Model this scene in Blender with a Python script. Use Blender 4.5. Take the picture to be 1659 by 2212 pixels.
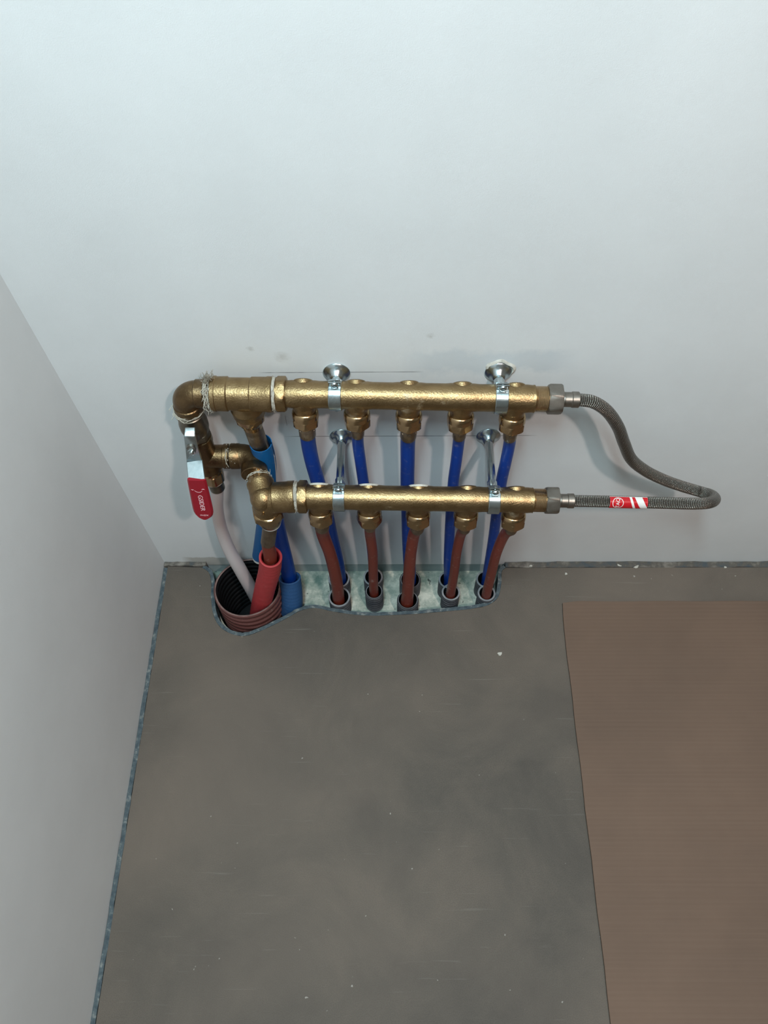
import bpy, math, random
from mathutils import Vector, Matrix
PI = math.pi
scene = bpy.context.scene
for o in list(bpy.data.objects):
    bpy.data.objects.remove(o)

# ------------------------------------------------------------------ camera, world, lamps, exposure
PITCH, YAW, ROLL = 1.04505, -0.02495, -0.02441
FPX, CAM = 1694.75, Vector((0.4420, -0.6727, 1.35))
FW = Vector((math.sin(YAW) * math.cos(PITCH), math.cos(YAW) * math.cos(PITCH), -math.sin(PITCH)))
_r = Vector((math.cos(YAW), -math.sin(YAW), 0)); _u = _r.cross(FW)
RT = _r * math.cos(ROLL) + _u * math.sin(ROLL)
UP = -_r * math.sin(ROLL) + _u * math.cos(ROLL)
cd = bpy.data.cameras.new('camera'); cam = bpy.data.objects.new('camera', cd)
scene.collection.objects.link(cam); scene.camera = cam
cd.sensor_fit = 'HORIZONTAL'; cd.sensor_width = 36.0; cd.lens = FPX / 1659.0 * 36.0; cd.clip_start = 0.02
m = Matrix((RT, UP, -FW)).transposed().to_4x4(); m.translation = CAM; cam.matrix_world = m

w = bpy.data.worlds.new('world'); scene.world = w; w.use_nodes = True
w.node_tree.nodes['Background'].inputs[0].default_value = (0.8, 0.9, 1.0, 1)
w.node_tree.nodes['Background'].inputs[1].default_value = 0.0

def area(name, loc, target, sx, sy, power, col):
    d = bpy.data.lights.new(name, 'AREA'); d.shape = 'RECTANGLE'; d.size = sx; d.size_y = sy
    d.energy = power; d.color = col
    o = bpy.data.objects.new(name, d); scene.collection.objects.link(o); o.location = loc
    o.rotation_euler = (Vector(target) - Vector(loc)).to_track_quat('-Z', 'Y').to_euler()
    return o
COOL, WARM = (0.67, 0.925, 1.0), (1.0, 0.84, 0.77)
for k in range(3):      # ceiling luminaire with three tubes, over the manifold wall
    area('ceiling_tube', (0.25 + 0.06 * k, -0.80, 2.26), (0.25 + 0.06 * k, -0.80, 0), 0.022, 0.50, 9.0, COOL)
area('side_lamp', (1.08, -1.25, 2.36), (0.8, -0.2, 0.3), 0.09, 0.09, 19.0, WARM)

scene.view_settings.view_transform = 'Standard'; scene.view_settings.look = 'None'
scene.view_settings.exposure = 0.0; scene.view_settings.gamma = 1.0
scene.view_settings.use_curve_mapping = False

# ------------------------------------------------------------------ geometry helpers
def ray(u, v):
    return FW + RT * ((u - 829.5) / FPX) - UP * ((v - 1106) / FPX)
def PY(u, v, y):
    d = ray(u, v); return CAM + d * ((y - CAM.y) / d.y)
def PZ(u, v, z):
    d = ray(u, v); return CAM + d * ((z - CAM.z) / d.z)

ORIG = {}
COL = scene.collection
def thing(name, label, cat, loc, group=None):
    o = bpy.data.objects.new(name, None); COL.objects.link(o)
    o.empty_display_size = 0.02
    o.location = loc; ORIG[o.name] = Vector(loc); o['label'] = label; o['category'] = cat
    if group: o['group'] = group
    return o
def tag(o, label=None, cat=None, group=None, kind=None):
    if label: o['label'] = label
    if cat: o['category'] = cat
    if group: o['group'] = group
    if kind: o['kind'] = kind
    return o

def frame(axis):
    a = Vector(axis).normalized()
    t = Vector((0, 0, 1)) if abs(a.z) < 0.9 else Vector((0, -1, 0))
    x = t.cross(a).normalized(); return a, x, a.cross(x)

class MB:
    def __init__(s): s.v = []; s.f = []; s.uv = {}
    def grid(s, rings, closed=True, cap0=False, cap1=False, uvf=None):
        b = len(s.v); n = len(rings[0])
        for r in rings: s.v += r
        for i in range(len(rings) - 1):
            for j in range(n if closed else n - 1):
                k = (j + 1) % n
                if uvf: s.uv[len(s.f)] = [uvf(i, j), uvf(i, j + 1), uvf(i + 1, j + 1), uvf(i + 1, j)]
                s.f.append((b + i * n + j, b + i * n + k, b + (i + 1) * n + k, b + (i + 1) * n + j))
        if cap0: s.f.append(tuple(b + j for j in range(n))[::-1])
        if cap1: s.f.append(tuple(b + (len(rings) - 1) * n + j for j in range(n)))
        return s
    def lathe(s, o, axis, prof, n=40, flats=0, af=0, cap0=True, cap1=True, rot=0.0):
        """prof: (s, r) along axis; with flats, the radius is clipped to a regular prism of inradius af"""
        a, x, y = frame(axis); o = Vector(o); rings = []
        if flats: n = flats * 8
        for (t, r) in prof:
            ring = []
            for j in range(n):
                th = 2 * PI * j / n
                rr = r
                if flats:
                    seg = 2 * PI / flats; ph = (th % seg) - seg / 2
                    rr = min(r, af / math.cos(ph))
                ring.append(o + a * t + (x * math.cos(th + rot) + y * math.sin(th + rot)) * rr)
            rings.append(ring)
        return s.grid(rings, True, cap0, cap1)
    def tube(s, pts, rad, n=20, cap0=True, cap1=True, sub=10, ripple=None, smooth=True, uv=False):
        P, R = spline(pts, rad, sub) if smooth else ([Vector(p) for p in pts], list(rad) if isinstance(rad, (list, tuple)) else [rad] * len(pts))
        rings = []; L = [0.0]
        t0 = (P[1] - P[0]).normalized(); _, x, y = frame(t0)
        for i, p in enumerate(P):
            t = (P[min(i + 1, len(P) - 1)] - P[max(i - 1, 0)]).normalized()
            x = (x - t * x.dot(t)).normalized(); y = t.cross(x)
            if i: L.append(L[-1] + (p - P[i - 1]).length)
            r = R[i] + (ripple(L[-1]) if ripple else 0)
            rings.append([p + (x * math.cos(2 * PI * j / n) + y * math.sin(2 * PI * j / n)) * r for j in range(n)])
        return s.grid(rings, True, cap0, cap1, (lambda i, j: (j / n, L[i])) if uv else None)
    def box(s, c, size, M=None, bev=0.0):
        c = Vector(c); hx, hy, hz = [q / 2 for q in size]
        b = min(bev, hx * .9, hy * .9, hz * .9)
        M = M or Matrix.Identity(3)
        if b <= 0:
            vs = [Vector((sx * hx, sy * hy, sz * hz)) for sz in (-1, 1) for sx, sy in ((-1, -1), (1, -1), (1, 1), (-1, 1))]
            k = len(s.v); s.v += [c + M @ q for q in vs]
            s.f += [tuple(k + i for i in f) for f in ((3, 2, 1, 0), (4, 5, 6, 7), (0, 1, 5, 4), (1, 2, 6, 5), (2, 3, 7, 6), (3, 0, 4, 7))]
            return s
        rings = []
        for (z, ins) in ((-hz, b), (-hz + b, 0), (hz - b, 0), (hz, b)):
            ring = []
            for (sx, sy, a0) in ((1, 1, 0), (-1, 1, 90), (-1, -1, 180), (1, -1, 270)):
                for a in (0, 45, 90):
                    th = math.radians(a0 + a)
                    ring.append(c + M @ Vector((sx * (hx - b) + math.cos(th) * max(b - ins, b * .15), sy * (hy - b) + math.sin(th) * max(b - ins, b * .15), z)))
            rings.append(ring)
        return s.grid(rings, True, True, True)
    def build(s, name, mat, parent=None, ang=35):
        me = bpy.data.meshes.new(name)
        if parent is None:
            o0 = sum(s.v, Vector()) / len(s.v); zmin = min(v.z for v in s.v); o0.z = zmin
        else:
            o0 = ORIG[parent.name]
        me.from_pydata([tuple(v - o0) for v in s.v], [], s.f)
        if s.uv:
            l = me.uv_layers.new(name='uv')
            for p in me.polygons:
                if p.index in s.uv:
                    for k, li in enumerate(p.loop_indices): l.data[li].uv = s.uv[p.index][k]
        me.update()
        import bmesh
        bm = bmesh.new(); bm.from_mesh(me); bmesh.ops.recalc_face_normals(bm, faces=bm.faces); bm.to_mesh(me); bm.free()
        for p in me.polygons: p.use_smooth = True
        me.set_sharp_from_angle(angle=math.radians(ang))
        me.materials.append(mat)
        o = bpy.data.objects.new(name, me); COL.objects.link(o)
        if parent is None: o.location = o0
        else: o.parent = parent
        ORIG[o.name] = o0.copy()
        return o

def spline(pts, rad, sub):
    P = [Vector(p) for p in pts]
    R = list(rad) if isinstance(rad, (list, tuple)) else [rad] * len(P)
    Q = [P[0] * 2 - P[1]] + P + [P[-1] * 2 - P[-2]]
    out, ro = [], []
    for i in range(1, len(Q) - 2):
        p0, p1, p2, p3 = Q[i - 1:i + 3]
        d1 = max((p1 - p0).length, 1e-6) ** .5; d2 = max((p2 - p1).length, 1e-6) ** .5; d3 = max((p3 - p2).length, 1e-6) ** .5
        m1 = ((p1 - p0) / d1 - (p2 - p0) / (d1 + d2) + (p2 - p1) / d2) * d2
        m2 = ((p2 - p1) / d2 - (p3 - p1) / (d2 + d3) + (p3 - p2) / d3) * d2
        for k in range(sub):
            t = k / sub; t2 = t * t; t3 = t2 * t
            out.append(p1 * (2 * t3 - 3 * t2 + 1) + m1 * (t3 - 2 * t2 + t) + p2 * (-2 * t3 + 3 * t2) + m2 * (t3 - t2))
            ro.append(R[i - 1] * (1 - t) + R[i] * t)
    out.append(P[-1]); ro.append(R[-1])
    return out, ro

# ------------------------------------------------------------------ materials
def lin(c):
    c /= 255.0
    return c / 12.92 if c <= 0.04045 else ((c + 0.055) / 1.055) ** 2.4
def S(r, g, b): return (lin(r), lin(g), lin(b), 1)
def new_mat(name, col, rough=.5, metal=0.0, spec=.5):
    M = bpy.data.materials.new(name); M.use_nodes = True
    b = M.node_tree.nodes['Principled BSDF']
    b.inputs['Base Color'].default_value = col; b.inputs['Roughness'].default_value = rough
    b.inputs['Metallic'].default_value = metal; b.inputs['Specular IOR Level'].default_value = spec
    return M
def N(M, kind, **kw):
    n = M.node_tree.nodes.new(kind)
    for k, v in kw.items(): setattr(n, k, v)
    return n
def link(M, a, b): M.node_tree.links.new(a, b)
def coords(M, space='pos'):
    if space == 'pos': return N(M, 'ShaderNodeNewGeometry').outputs['Position']
    return N(M, 'ShaderNodeTexCoord').outputs['Object' if space == 'obj' else 'UV']
def noise(M, vec, scale, detail=4, rough=.6, dist=0):
    n = N(M, 'ShaderNodeTexNoise'); n.inputs['Scale'].default_value = scale; n.inputs['Detail'].default_value = detail
    n.inputs['Roughness'].default_value = rough; n.inputs['Distortion'].default_value = dist
    link(M, vec, n.inputs['Vector']); return n.outputs['Fac']
def ramp(M, fac, stops):
    r = N(M, 'ShaderNodeValToRGB'); e = r.color_ramp.elements
    while len(e) < len(stops): e.new(0.5)
    for i, (p, c) in enumerate(stops):
        e[i].position = p; e[i].color = c if isinstance(c, tuple) else (c, c, c, 1)
    link(M, fac, r.inputs[0]); return r.outputs[0]
def mix(M, fac, a, b, blend='MIX'):
    n = N(M, 'ShaderNodeMix', data_type='RGBA', blend_type=blend)
    for s_, q in ((0, fac), (6, a), (7, b)):
        if hasattr(q, 'links'): link(M, q, n.inputs[s_])
        else: n.inputs[s_].default_value = q
    return n.outputs[2]
def math_(M, op, a, b=0.0, c=0.0):
    n = N(M, 'ShaderNodeMath', operation=op)
    for i, q in enumerate((a, b, c)):
        if hasattr(q, 'links'): link(M, q, n.inputs[i])
        else: n.inputs[i].default_value = q
    return n.outputs[0]
def base(M): return M.node_tree.nodes['Principled BSDF']
def bump(M, h, strength, dist=.001):
    n = N(M, 'ShaderNodeBump'); n.inputs['Strength'].default_value = strength; n.inputs['Distance'].default_value = dist
    link(M, h, n.inputs['Height']); link(M, n.outputs[0], base(M).inputs['Normal'])
def setc(M, c): link(M, c, base(M).inputs['Base Color'])
def boxmask(M, px, lo, hi, soft):
    a = math_(M, 'SUBTRACT', px, lo); b = math_(M, 'SUBTRACT', hi, px)
    q = math_(M, 'MINIMUM', a, b)
    n = N(M, 'ShaderNodeMapRange'); n.inputs[1].default_value = -soft; n.inputs[2].default_value = soft
    link(M, q, n.inputs[0]); return n.outputs[0]

def speckled(name, c1, c2, scale, rough, metal=0, spec=.5, bs=0, bd=.001, lo=.35, hi=.65):
    M = new_mat(name, c1, rough, metal, spec); v = coords(M)
    f = noise(M, v, scale); setc(M, ramp(M, f, [(lo, c1), (hi, c2)]))
    if bs: bump(M, noise(M, v, scale * 3), bs, bd)
    return M

# painted plaster
WALLC = S(226, 228, 229)
def wall_mat(name, marks):
    M = new_mat(name, WALLC, .65, 0, .3); v = coords(M)
    f = noise(M, v, 6, 5); c = ramp(M, f, [(.3, S(222, 224, 225)), (.7, S(229, 231, 232))])
    if marks:
        sp = N(M, 'ShaderNodeSeparateXYZ'); link(M, v, sp.inputs[0]); X, Z = sp.outputs[0], sp.outputs[2]
        # two pencil lines with a tick, and a faint grey-blue patch over the right bracket
        brk = ramp(M, noise(M, v, 22, 2), [(.36, 0.0), (.5, 1.0)])
        for zz, x0, x1, st in ((.5548, .272, .475, .75), (.4118, .288, .645, .8)):
            ln = math_(M, 'MULTIPLY', boxmask(M, Z, zz - .0006, zz + .0006, .0004), boxmask(M, X, x0, x1, .008))
            c = mix(M, math_(M, 'MULTIPLY', ln, math_(M, 'MULTIPLY_ADD', brk, st * .6, st * .4)), c, S(70, 70, 72))
        tk = math_(M, 'MULTIPLY', boxmask(M, Z, .440, .462, .004), boxmask(M, X, .2885, .2893, .0004))
        c = mix(M, math_(M, 'MULTIPLY', tk, .6), c, S(90, 90, 92))
        nz = math_(M, 'MULTIPLY_ADD', noise(M, v, 30, 4), .05, -.025)
        zn = math_(M, 'ADD', Z, nz)
        sm = math_(M, 'MULTIPLY', boxmask(M, zn, .555, .592, .006), boxmask(M, X, .47, .662, .02))
        c = mix(M, math_(M, 'MULTIPLY', sm, .5), c, S(196, 205, 212))
        # bare plaster showing along the bottom edge by the corner
        pz = math_(M, 'ADD', Z, math_(M, 'MULTIPLY_ADD', noise(M, v, 60, 3), .012, -.006))
        pl = math_(M, 'MULTIPLY', boxmask(M, pz, -.2, .020, .002), boxmask(M, X, .046, .125, .01))
        c = mix(M, math_(M, 'MULTIPLY', pl, .8), c, S(176, 172, 164))
        for (mx, mz, r) in ((.488, .622, .006), (.300, .585, .012), (.262, .600, .006)):
            dx = math_(M, 'SUBTRACT', X, mx); dz = math_(M, 'SUBTRACT', Z, mz)
            d = math_(M, 'SQRT', math_(M, 'ADD', math_(M, 'MULTIPLY', dx, dx), math_(M, 'MULTIPLY', dz, dz)))
            d = math_(M, 'ADD', d, math_(M, 'MULTIPLY_ADD', noise(M, v, 200, 2), .012, -.006))
            q = ramp(M, math_(M, 'DIVIDE', d, r), [(0.0, .35), (1.0, 0.0)])
            c = mix(M, q, c, S(160, 155, 145))
    setc(M, c)
    h = mix(M, .4, noise(M, v, 900, 3), noise(M, v, 120, 3))
    bump(M, h, .22, .0012)
    return M
M_lowbounce = speckled('low_bounce_plaster', S(128, 122, 114), S(146, 140, 132), 4, .9)  # unseen walls and ceiling, tone darkened to cut bounce light
M_wall = wall_mat('painted_wall_marked', True); M_wall2 = wall_mat('painted_wall', False)

# cement screed
M_floor = new_mat('cement_screed', S(140, 136, 130), .7, 0, .3)
v = coords(M_floor)
c = ramp(M_floor, noise(M_floor, v, 4.5, 8, .68, .5), [(.32, S(80, 74, 69)), (.5, S(92, 85, 78)), (.68, S(106, 96, 87))])
c = mix(M_floor, math_(M_floor, 'MULTIPLY', ramp(M_floor, noise(M_floor, v, 700, 2), [(.35, 1.0), (.6, 0.0)]), .42), c, S(66, 62, 57))
mp = N(M_floor, 'ShaderNodeMapping'); mp.inputs['Rotation'].default_value = (0, 0, 1.3); mp.inputs['Scale'].default_value = (6, 160, 1); link(M_floor, v, mp.inputs[0])
c = mix(M_floor, math_(M_floor, 'MULTIPLY', ramp(M_floor, noise(M_floor, mp.outputs[0], 1, 3), [(.66, 0.0), (.74, 1.0)]), .12), c, S(190, 186, 178))
c = mix(M_floor, math_(M_floor, 'MULTIPLY', ramp(M_floor, noise(M_floor, v, 1.7, 4, .5, .6), [(.40, 0.0), (.66, 1.0)]), .5), c, S(126, 112, 101))
sp = ramp(M_floor, noise(M_floor, v, 75, 2), [(.735, 0.0), (.765, 1.0)])
c = mix(M_floor, math_(M_floor, 'MULTIPLY', sp, .5), c, S(196, 192, 184))
setc(M_floor, c); bump(M_floor, mix(M_floor, .5, noise(M_floor, v, 500, 3), noise(M_floor, v, 25, 4)), .25, .0015)

M_pit = new_mat('pale_mortar', S(190, 190, 180), .9, 0, .2); v = coords(M_pit)
c = ramp(M_pit, noise(M_pit, v, 28, 5, .65), [(.36, S(118, 138, 128)), (.5, S(172, 178, 166)), (.64, S(220, 218, 204))])
c = mix(M_pit, ramp(M_pit, noise(M_pit, v, 95, 3), [(.66, 0.0), (.72, .8)]), c, S(52, 58, 54))
setc(M_pit, c); bump(M_pit, noise(M_pit, v, 120, 5), .7, .003)
M_found = speckled('grey_render', S(150, 164, 166), S(170, 180, 180), 20, .85, bs=.4, bd=.001)
M_foam = new_mat('edge_foam', S(96, 112, 124), .8, 0, .2); v = coords(M_foam)
c = ramp(M_foam, noise(M_foam, v, 90, 4), [(.35, S(72, 83, 90)), (.55, S(94, 104, 108)), (.70, S(146, 148, 144))])
setc(M_foam, c); bump(M_foam, noise(M_foam, v, 350, 4), .8, .002)
M_foamdirt = new_mat('edge_foam_dusty', S(120, 122, 122), .85, 0, .2); v = coords(M_foamdirt)
c = ramp(M_foamdirt, noise(M_foamdirt, v, 45, 5), [(.35, S(82, 88, 92)), (.5, S(98, 93, 87)), (.7, S(142, 136, 128))])
setc(M_foamdirt, c); bump(M_foamdirt, noise(M_foamdirt, v, 250, 4), .8, .002)

M_card = new_mat('brown_board', S(168, 132, 106), .75, 0, .25); v = coords(M_card)
wv = N(M_card, 'ShaderNodeTexWave', wave_type='BANDS', bands_direction='Y'); wv.inputs['Scale'].default_value = 42; wv.inputs['Distortion'].default_value = .6; wv.inputs['Detail'].default_value = 2; link(M_card, v, wv.inputs[0])
c = ramp(M_card, noise(M_card, v, 4, 5), [(.3, S(101, 82, 70)), (.7, S(114, 92, 78))])
mp = N(M_card, 'ShaderNodeMapping'); mp.inputs['Scale'].default_value = (2.5, 260, 1); link(M_card, v, mp.inputs[0])
c = mix(M_card, math_(M_card, 'MULTIPLY', noise(M_card, mp.outputs[0], 1.5, 3), .22), c, S(136, 117, 104))
c = mix(M_card, math_(M_card, 'MULTIPLY', wv.outputs['Fac'], .07), c, S(84, 66, 55))
setc(M_card, c); bump(M_card, mix(M_card, .3, wv.outputs['Fac'], noise(M_card, v, 12, 3)), .22, .0008)

def brass(name, c1, c2, rough, bs, bscale, residue=0.0):
    M = new_mat(name, c1, rough, 1.0); v = coords(M)
    c = ramp(M, noise(M, v, 60, 4), [(.35, c1), (.65, c2)])
    r = None
    if residue:
        f = math_(M, 'MULTIPLY', ramp(M, noise(M, v, 28, 4), [(.60, 0.0), (.72, 1.0)]), residue)
        c = mix(M, f, c, S(176, 168, 152)); link(M, math_(M, 'SUBTRACT', 1.0, f), base(M).inputs['Metallic'])
    setc(M, c)
    if bs: bump(M, noise(M, v, bscale, 3), bs, .0012)
    return M
M_brass = brass('cast_brass', S(146, 121, 86), S(166, 140, 103), .37, .42, 420, .5)
M_brassp = brass('dusty_brass', S(178, 154, 120), S(196, 176, 146), .55, .5, 260, .8)
M_brassd = brass('dark_cast_brass', S(112, 91, 66), S(134, 110, 80), .38, .4, 350, .2)
M_brassm = brass('machined_brass', S(176, 148, 112), S(192, 164, 126), .22, .06, 300)
M_zinc = brass('zinc_plate', S(176, 190, 194), S(200, 210, 212), .26, .08, 200)
M_nickel = brass('nickel_plate', S(138, 132, 124), S(156, 150, 142), .42, .1, 200)
M_dnickel = brass('dull_nickel', S(112, 104, 92), S(140, 132, 118), .38, .2, 200)
M_sleeve = brass('steel_sleeve', S(128, 114, 98), S(158, 142, 124), .42, .4, 250, .4)
M_white = new_mat('white_plastic', S(226, 226, 220), .4)
def plastic(name, c, rough=.38, dust=.35):
    M = new_mat(name, c, rough); v = coords(M)
    f = math_(M, 'MULTIPLY', ramp(M, noise(M, v, 110, 4), [(.60, 0.0), (.78, 1.0)]), dust)
    setc(M, mix(M, f, c, S(190, 186, 178))); bump(M, noise(M, v, 180, 3), .12, .0006)
    return M
M_blue = plastic('blue_pipe', S(3, 58, 148), .42, .25)
M_skyblue = plastic('sky_blue_foam', S(0, 88, 146), .5, .1)
M_bluefoam = plastic('blue_foam_jacket', S(40, 80, 126), .6, .1)
M_redpipe = plastic('brick_red_pipe', S(122, 48, 34), .42, .4)
M_redfoam = plastic('red_foam_jacket', S(186, 60, 64), .55, .08)
M_whitepipe = plastic('white_pipe', S(206, 198, 198), .35, .08)
M_conduit = speckled('grey_conduit', S(58, 60, 66), S(88, 88, 92), 40, .5, bs=.2)
M_crim = speckled('cut_grey_edge', S(118, 120, 124), S(150, 150, 152), 60, .6)
M_brim = speckled('cut_brown_edge', S(104, 78, 74), S(142, 116, 110), 60, .6)
M_inshade = new_mat('conduit_inside_shade', S(15, 16, 18), .5, 0, .3)  # near-black stands in for the deep shade inside the conduits
M_brown = plastic('brown_conduit', S(104, 64, 60), .38, .35)
M_hemp = new_mat('hemp_fibre', S(196, 190, 176), .85)
M_paste = speckled('thread_paste', S(176, 172, 162), S(214, 210, 200), 90, .7, bs=.5, bd=.001)
M_redgrip = new_mat('red_vinyl_grip', S(152, 18, 36), .38)
M_print = new_mat('pale_print', S(236, 196, 200), .5)
M_lred = new_mat('label_red', S(196, 22, 34), .35); M_lwhite = new_mat('label_white', S(232, 228, 224), .35)
# woven steel braid (pattern follows the hose)
M_braid = new_mat('steel_braid', S(150, 146, 140), .28, 1.0)
uvv = coords(M_braid, 'uv'); sx = N(M_braid, 'ShaderNodeSeparateXYZ'); link(M_braid, uvv, sx.inputs[0])
a = math_(M_braid, 'MULTIPLY', sx.outputs[0], 2 * PI * 14); bb = math_(M_braid, 'MULTIPLY', sx.outputs[1], 2 * PI / .0050)
s1 = math_(M_braid, 'SINE', math_(M_braid, 'ADD', a, bb)); s2 = math_(M_braid, 'SINE', math_(M_braid, 'SUBTRACT', a, bb))
pr = math_(M_braid, 'MULTIPLY_ADD', math_(M_braid, 'MULTIPLY', s1, s2), .5, .5)
setc(M_braid, ramp(M_braid, pr, [(.15, S(52, 48, 44)), (.55, S(140, 134, 126)), (.9, S(206, 202, 196))]))
bump(M_braid, pr, 1.0, .0014)

# ------------------------------------------------------------------ the setting
def struct(name, mb, mat): return tag(mb.build(name, mat, None, 30), kind='structure')
RX, RY, RZ = 2.5, -2.6, 2.5
def slab(name, lo, hi, mat):
    lo, hi = Vector(lo), Vector(hi); b = MB(); b.box((lo + hi) / 2, hi - lo); return struct(name, b, mat)
slab('wall_back', (-.10, 0, -.011), (RX, .12, RZ), M_wall)
slab('wall_left', (-.12, RY, -.05), (0, .0, RZ), M_wall2)
slab('wall_right', (RX, RY, -.05), (RX + .1, .12, RZ), M_lowbounce)
slab('wall_front', (-.12, RY - .1, -.05), (RX + .1, RY, RZ), M_lowbounce)
slab('ceiling', (-.12, RY - .1, RZ), (RX + .1, .12, RZ + .08), M_lowbounce)
slab('trim_1', (.06, .002, -.05), (.70, .10, -.0125), M_found)   # rendered footing under the wall inside the pit

# outline of the pit on the floor (outer side of its foam edging)
PIT = [(.074, -.012), (.088, -.022), (.0955, -.045), (.0985, -.0745), (.1075, -.1105), (.1215, -.1325), (.1435, -.1462), (.170, -.1507),
       (.2031, -.1382), (.2441, -.1160), (.2689, -.1010), (.2945, -.0958), (.3293, -.1030), (.3809, -.1102), (.4323, -.1104),
       (.4836, -.1076), (.5351, -.1030), (.5867, -.0975), (.6172, -.0900), (.6353, -.0760), (.6444, -.0458), (.6478, -.020), (.655, -.0135)]
PS, _ = spline([(x, y, 0) for x, y in PIT], 1, 5)
out = [Vector((.008, -.009, 0))] + PS + [Vector((.75, -.0135, 0)), Vector((RX, -.0135, 0)), Vector((RX, RY, 0)), Vector((.009, RY, 0))]
b = MB(); n_ = len(out)
b.v = out + [Vector((p.x, p.y, -.05)) for p in out]
b.f = [tuple(range(n_))] + [(i, (i + 1) % n_, n_ + (i + 1) % n_, n_ + i) for i in range(n_)]
floor = struct('floor', b, M_floor)
# sub-slab in the pit, with the hole for the big conduit
b = MB(); HC, HR = Vector((.1715, -.0660, 0)), .068
circ = [HC + Vector((math.cos(-2 * PI * k / 48) * HR, math.sin(-2 * PI * k / 48) * HR, 0)) for k in range(49)]
rect = [Vector((.72, -.066, 0)), Vector((.72, .002, 0)), Vector((.05, .002, 0)), Vector((.05, -.20, 0)), Vector((.72, -.20, 0)), Vector((.72, -.0661, 0))]
lp = rect + circ
b.v = [Vector((p.x, p.y, -.045)) for p in lp] + [Vector((p.x, p.y, -.09)) for p in lp]; k = len(lp)
b.f = [tuple(range(k))] + [(i, (i + 1) % k, k + (i + 1) % k, k + i) for i in range(k)]
struct('floor_substrate', b, M_pit)

def ribbon(name, path, wid, z0, z1, mat, seed, wob=.0008):
    """strip of edge foam standing on edge along a floor path"""
    rnd = random.Random(seed); b = MB(); rings = []
    P = [Vector(p) for p in path]
    for i, p in enumerate(P):
        t = (P[min(i + 1, len(P) - 1)] - P[max(i - 1, 0)]).normalized(); nn = Vector((-t.y, t.x, 0))
        w0, w1 = wid / 2 + rnd.uniform(-wob, wob) * .5, wid / 2 + rnd.uniform(-wob, wob) * .5
        zt = z1 + rnd.uniform(-.0012, .0008)
        rings.append([p + nn * w0 + Vector((0, 0, z0)), p + nn * w0 * .95 + Vector((0, 0, zt)), p - nn * w1 * .95 + Vector((0, 0, zt)), p - nn * w1 + Vector((0, 0, z0))])
    b.grid(rings, True, True, True)
    return struct(name, b, mat)
inner = []
for i, p in enumerate(PS):
    t = (PS[min(i + 1, len(PS) - 1)] - PS[max(i - 1, 0)]).normalized(); inner.append(p + Vector((-t.y, t.x, 0)) * .0036)
ribbon('trim_2', inner, .0068, -.044, .0005, M_foam, 2)
rnd = random.Random(5)
ribbon('trim_3', [(.0042 + rnd.uniform(-.0007, .0007), -.012 - .016 * k, 0) for k in range(110)], .0075, -.044, .0005, M_foam, 3)
ribbon('trim_4', [(.655 + .02 * k, -.0068, 0) for k in range(92)], .0125, -.044, .0004, M_foamdirt, 4, .002)
ribbon('trim_5', [(.001 + .008 * k, -.0045, 0) for k in range(11)], .0085, -.044, .002, M_foamdirt, 6, .002)

# ------------------------------------------------------------------ small repeated builders
def hemp(o, axis, r, width, n, seed, parent, name='hemp_fibre', wild=.004, thick=.00035):
    rnd = random.Random(seed); a, x, y = frame(axis); b = MB(); o = Vector(o)
    for k in range(n):
        th = rnd.uniform(0, 2 * PI); L = rnd.uniform(.5, 2.2); s0 = rnd.uniform(-width, width) / 2; rr = r + rnd.uniform(0, .0012)
        pts = []
        fr = rnd.random() < .35
        for i in range(7):
            t = i / 6; q = th + L * t * .8
            e = (t ** 2) * rnd.uniform(.3, 1) * wild if fr else rnd.uniform(0, .0008)
            pts.append(o + a * (s0 + rnd.uniform(-1, 1) * width * .16 + (t * rnd.uniform(-1, 1) * wild * .4 if fr else 0)) + (x * math.cos(q) + y * math.sin(q)) * (rr + e))
        b.tube(pts, thick, 4, sub=2)
    return b.build(name, M_hemp, parent, 180)

def ring(o, axis, s0, s1, r0, r1, n=40):
    a, x, y = frame(axis); b = MB(); o = Vector(o)
    return b.lathe(o, axis, [(s0, r0), (s0, r1), (s1, r1), (s1, r0)], n, cap0=False, cap1=False).lathe(o, axis, [(s0, r0), (s1, r0)], n, cap0=False, cap1=False)

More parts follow.
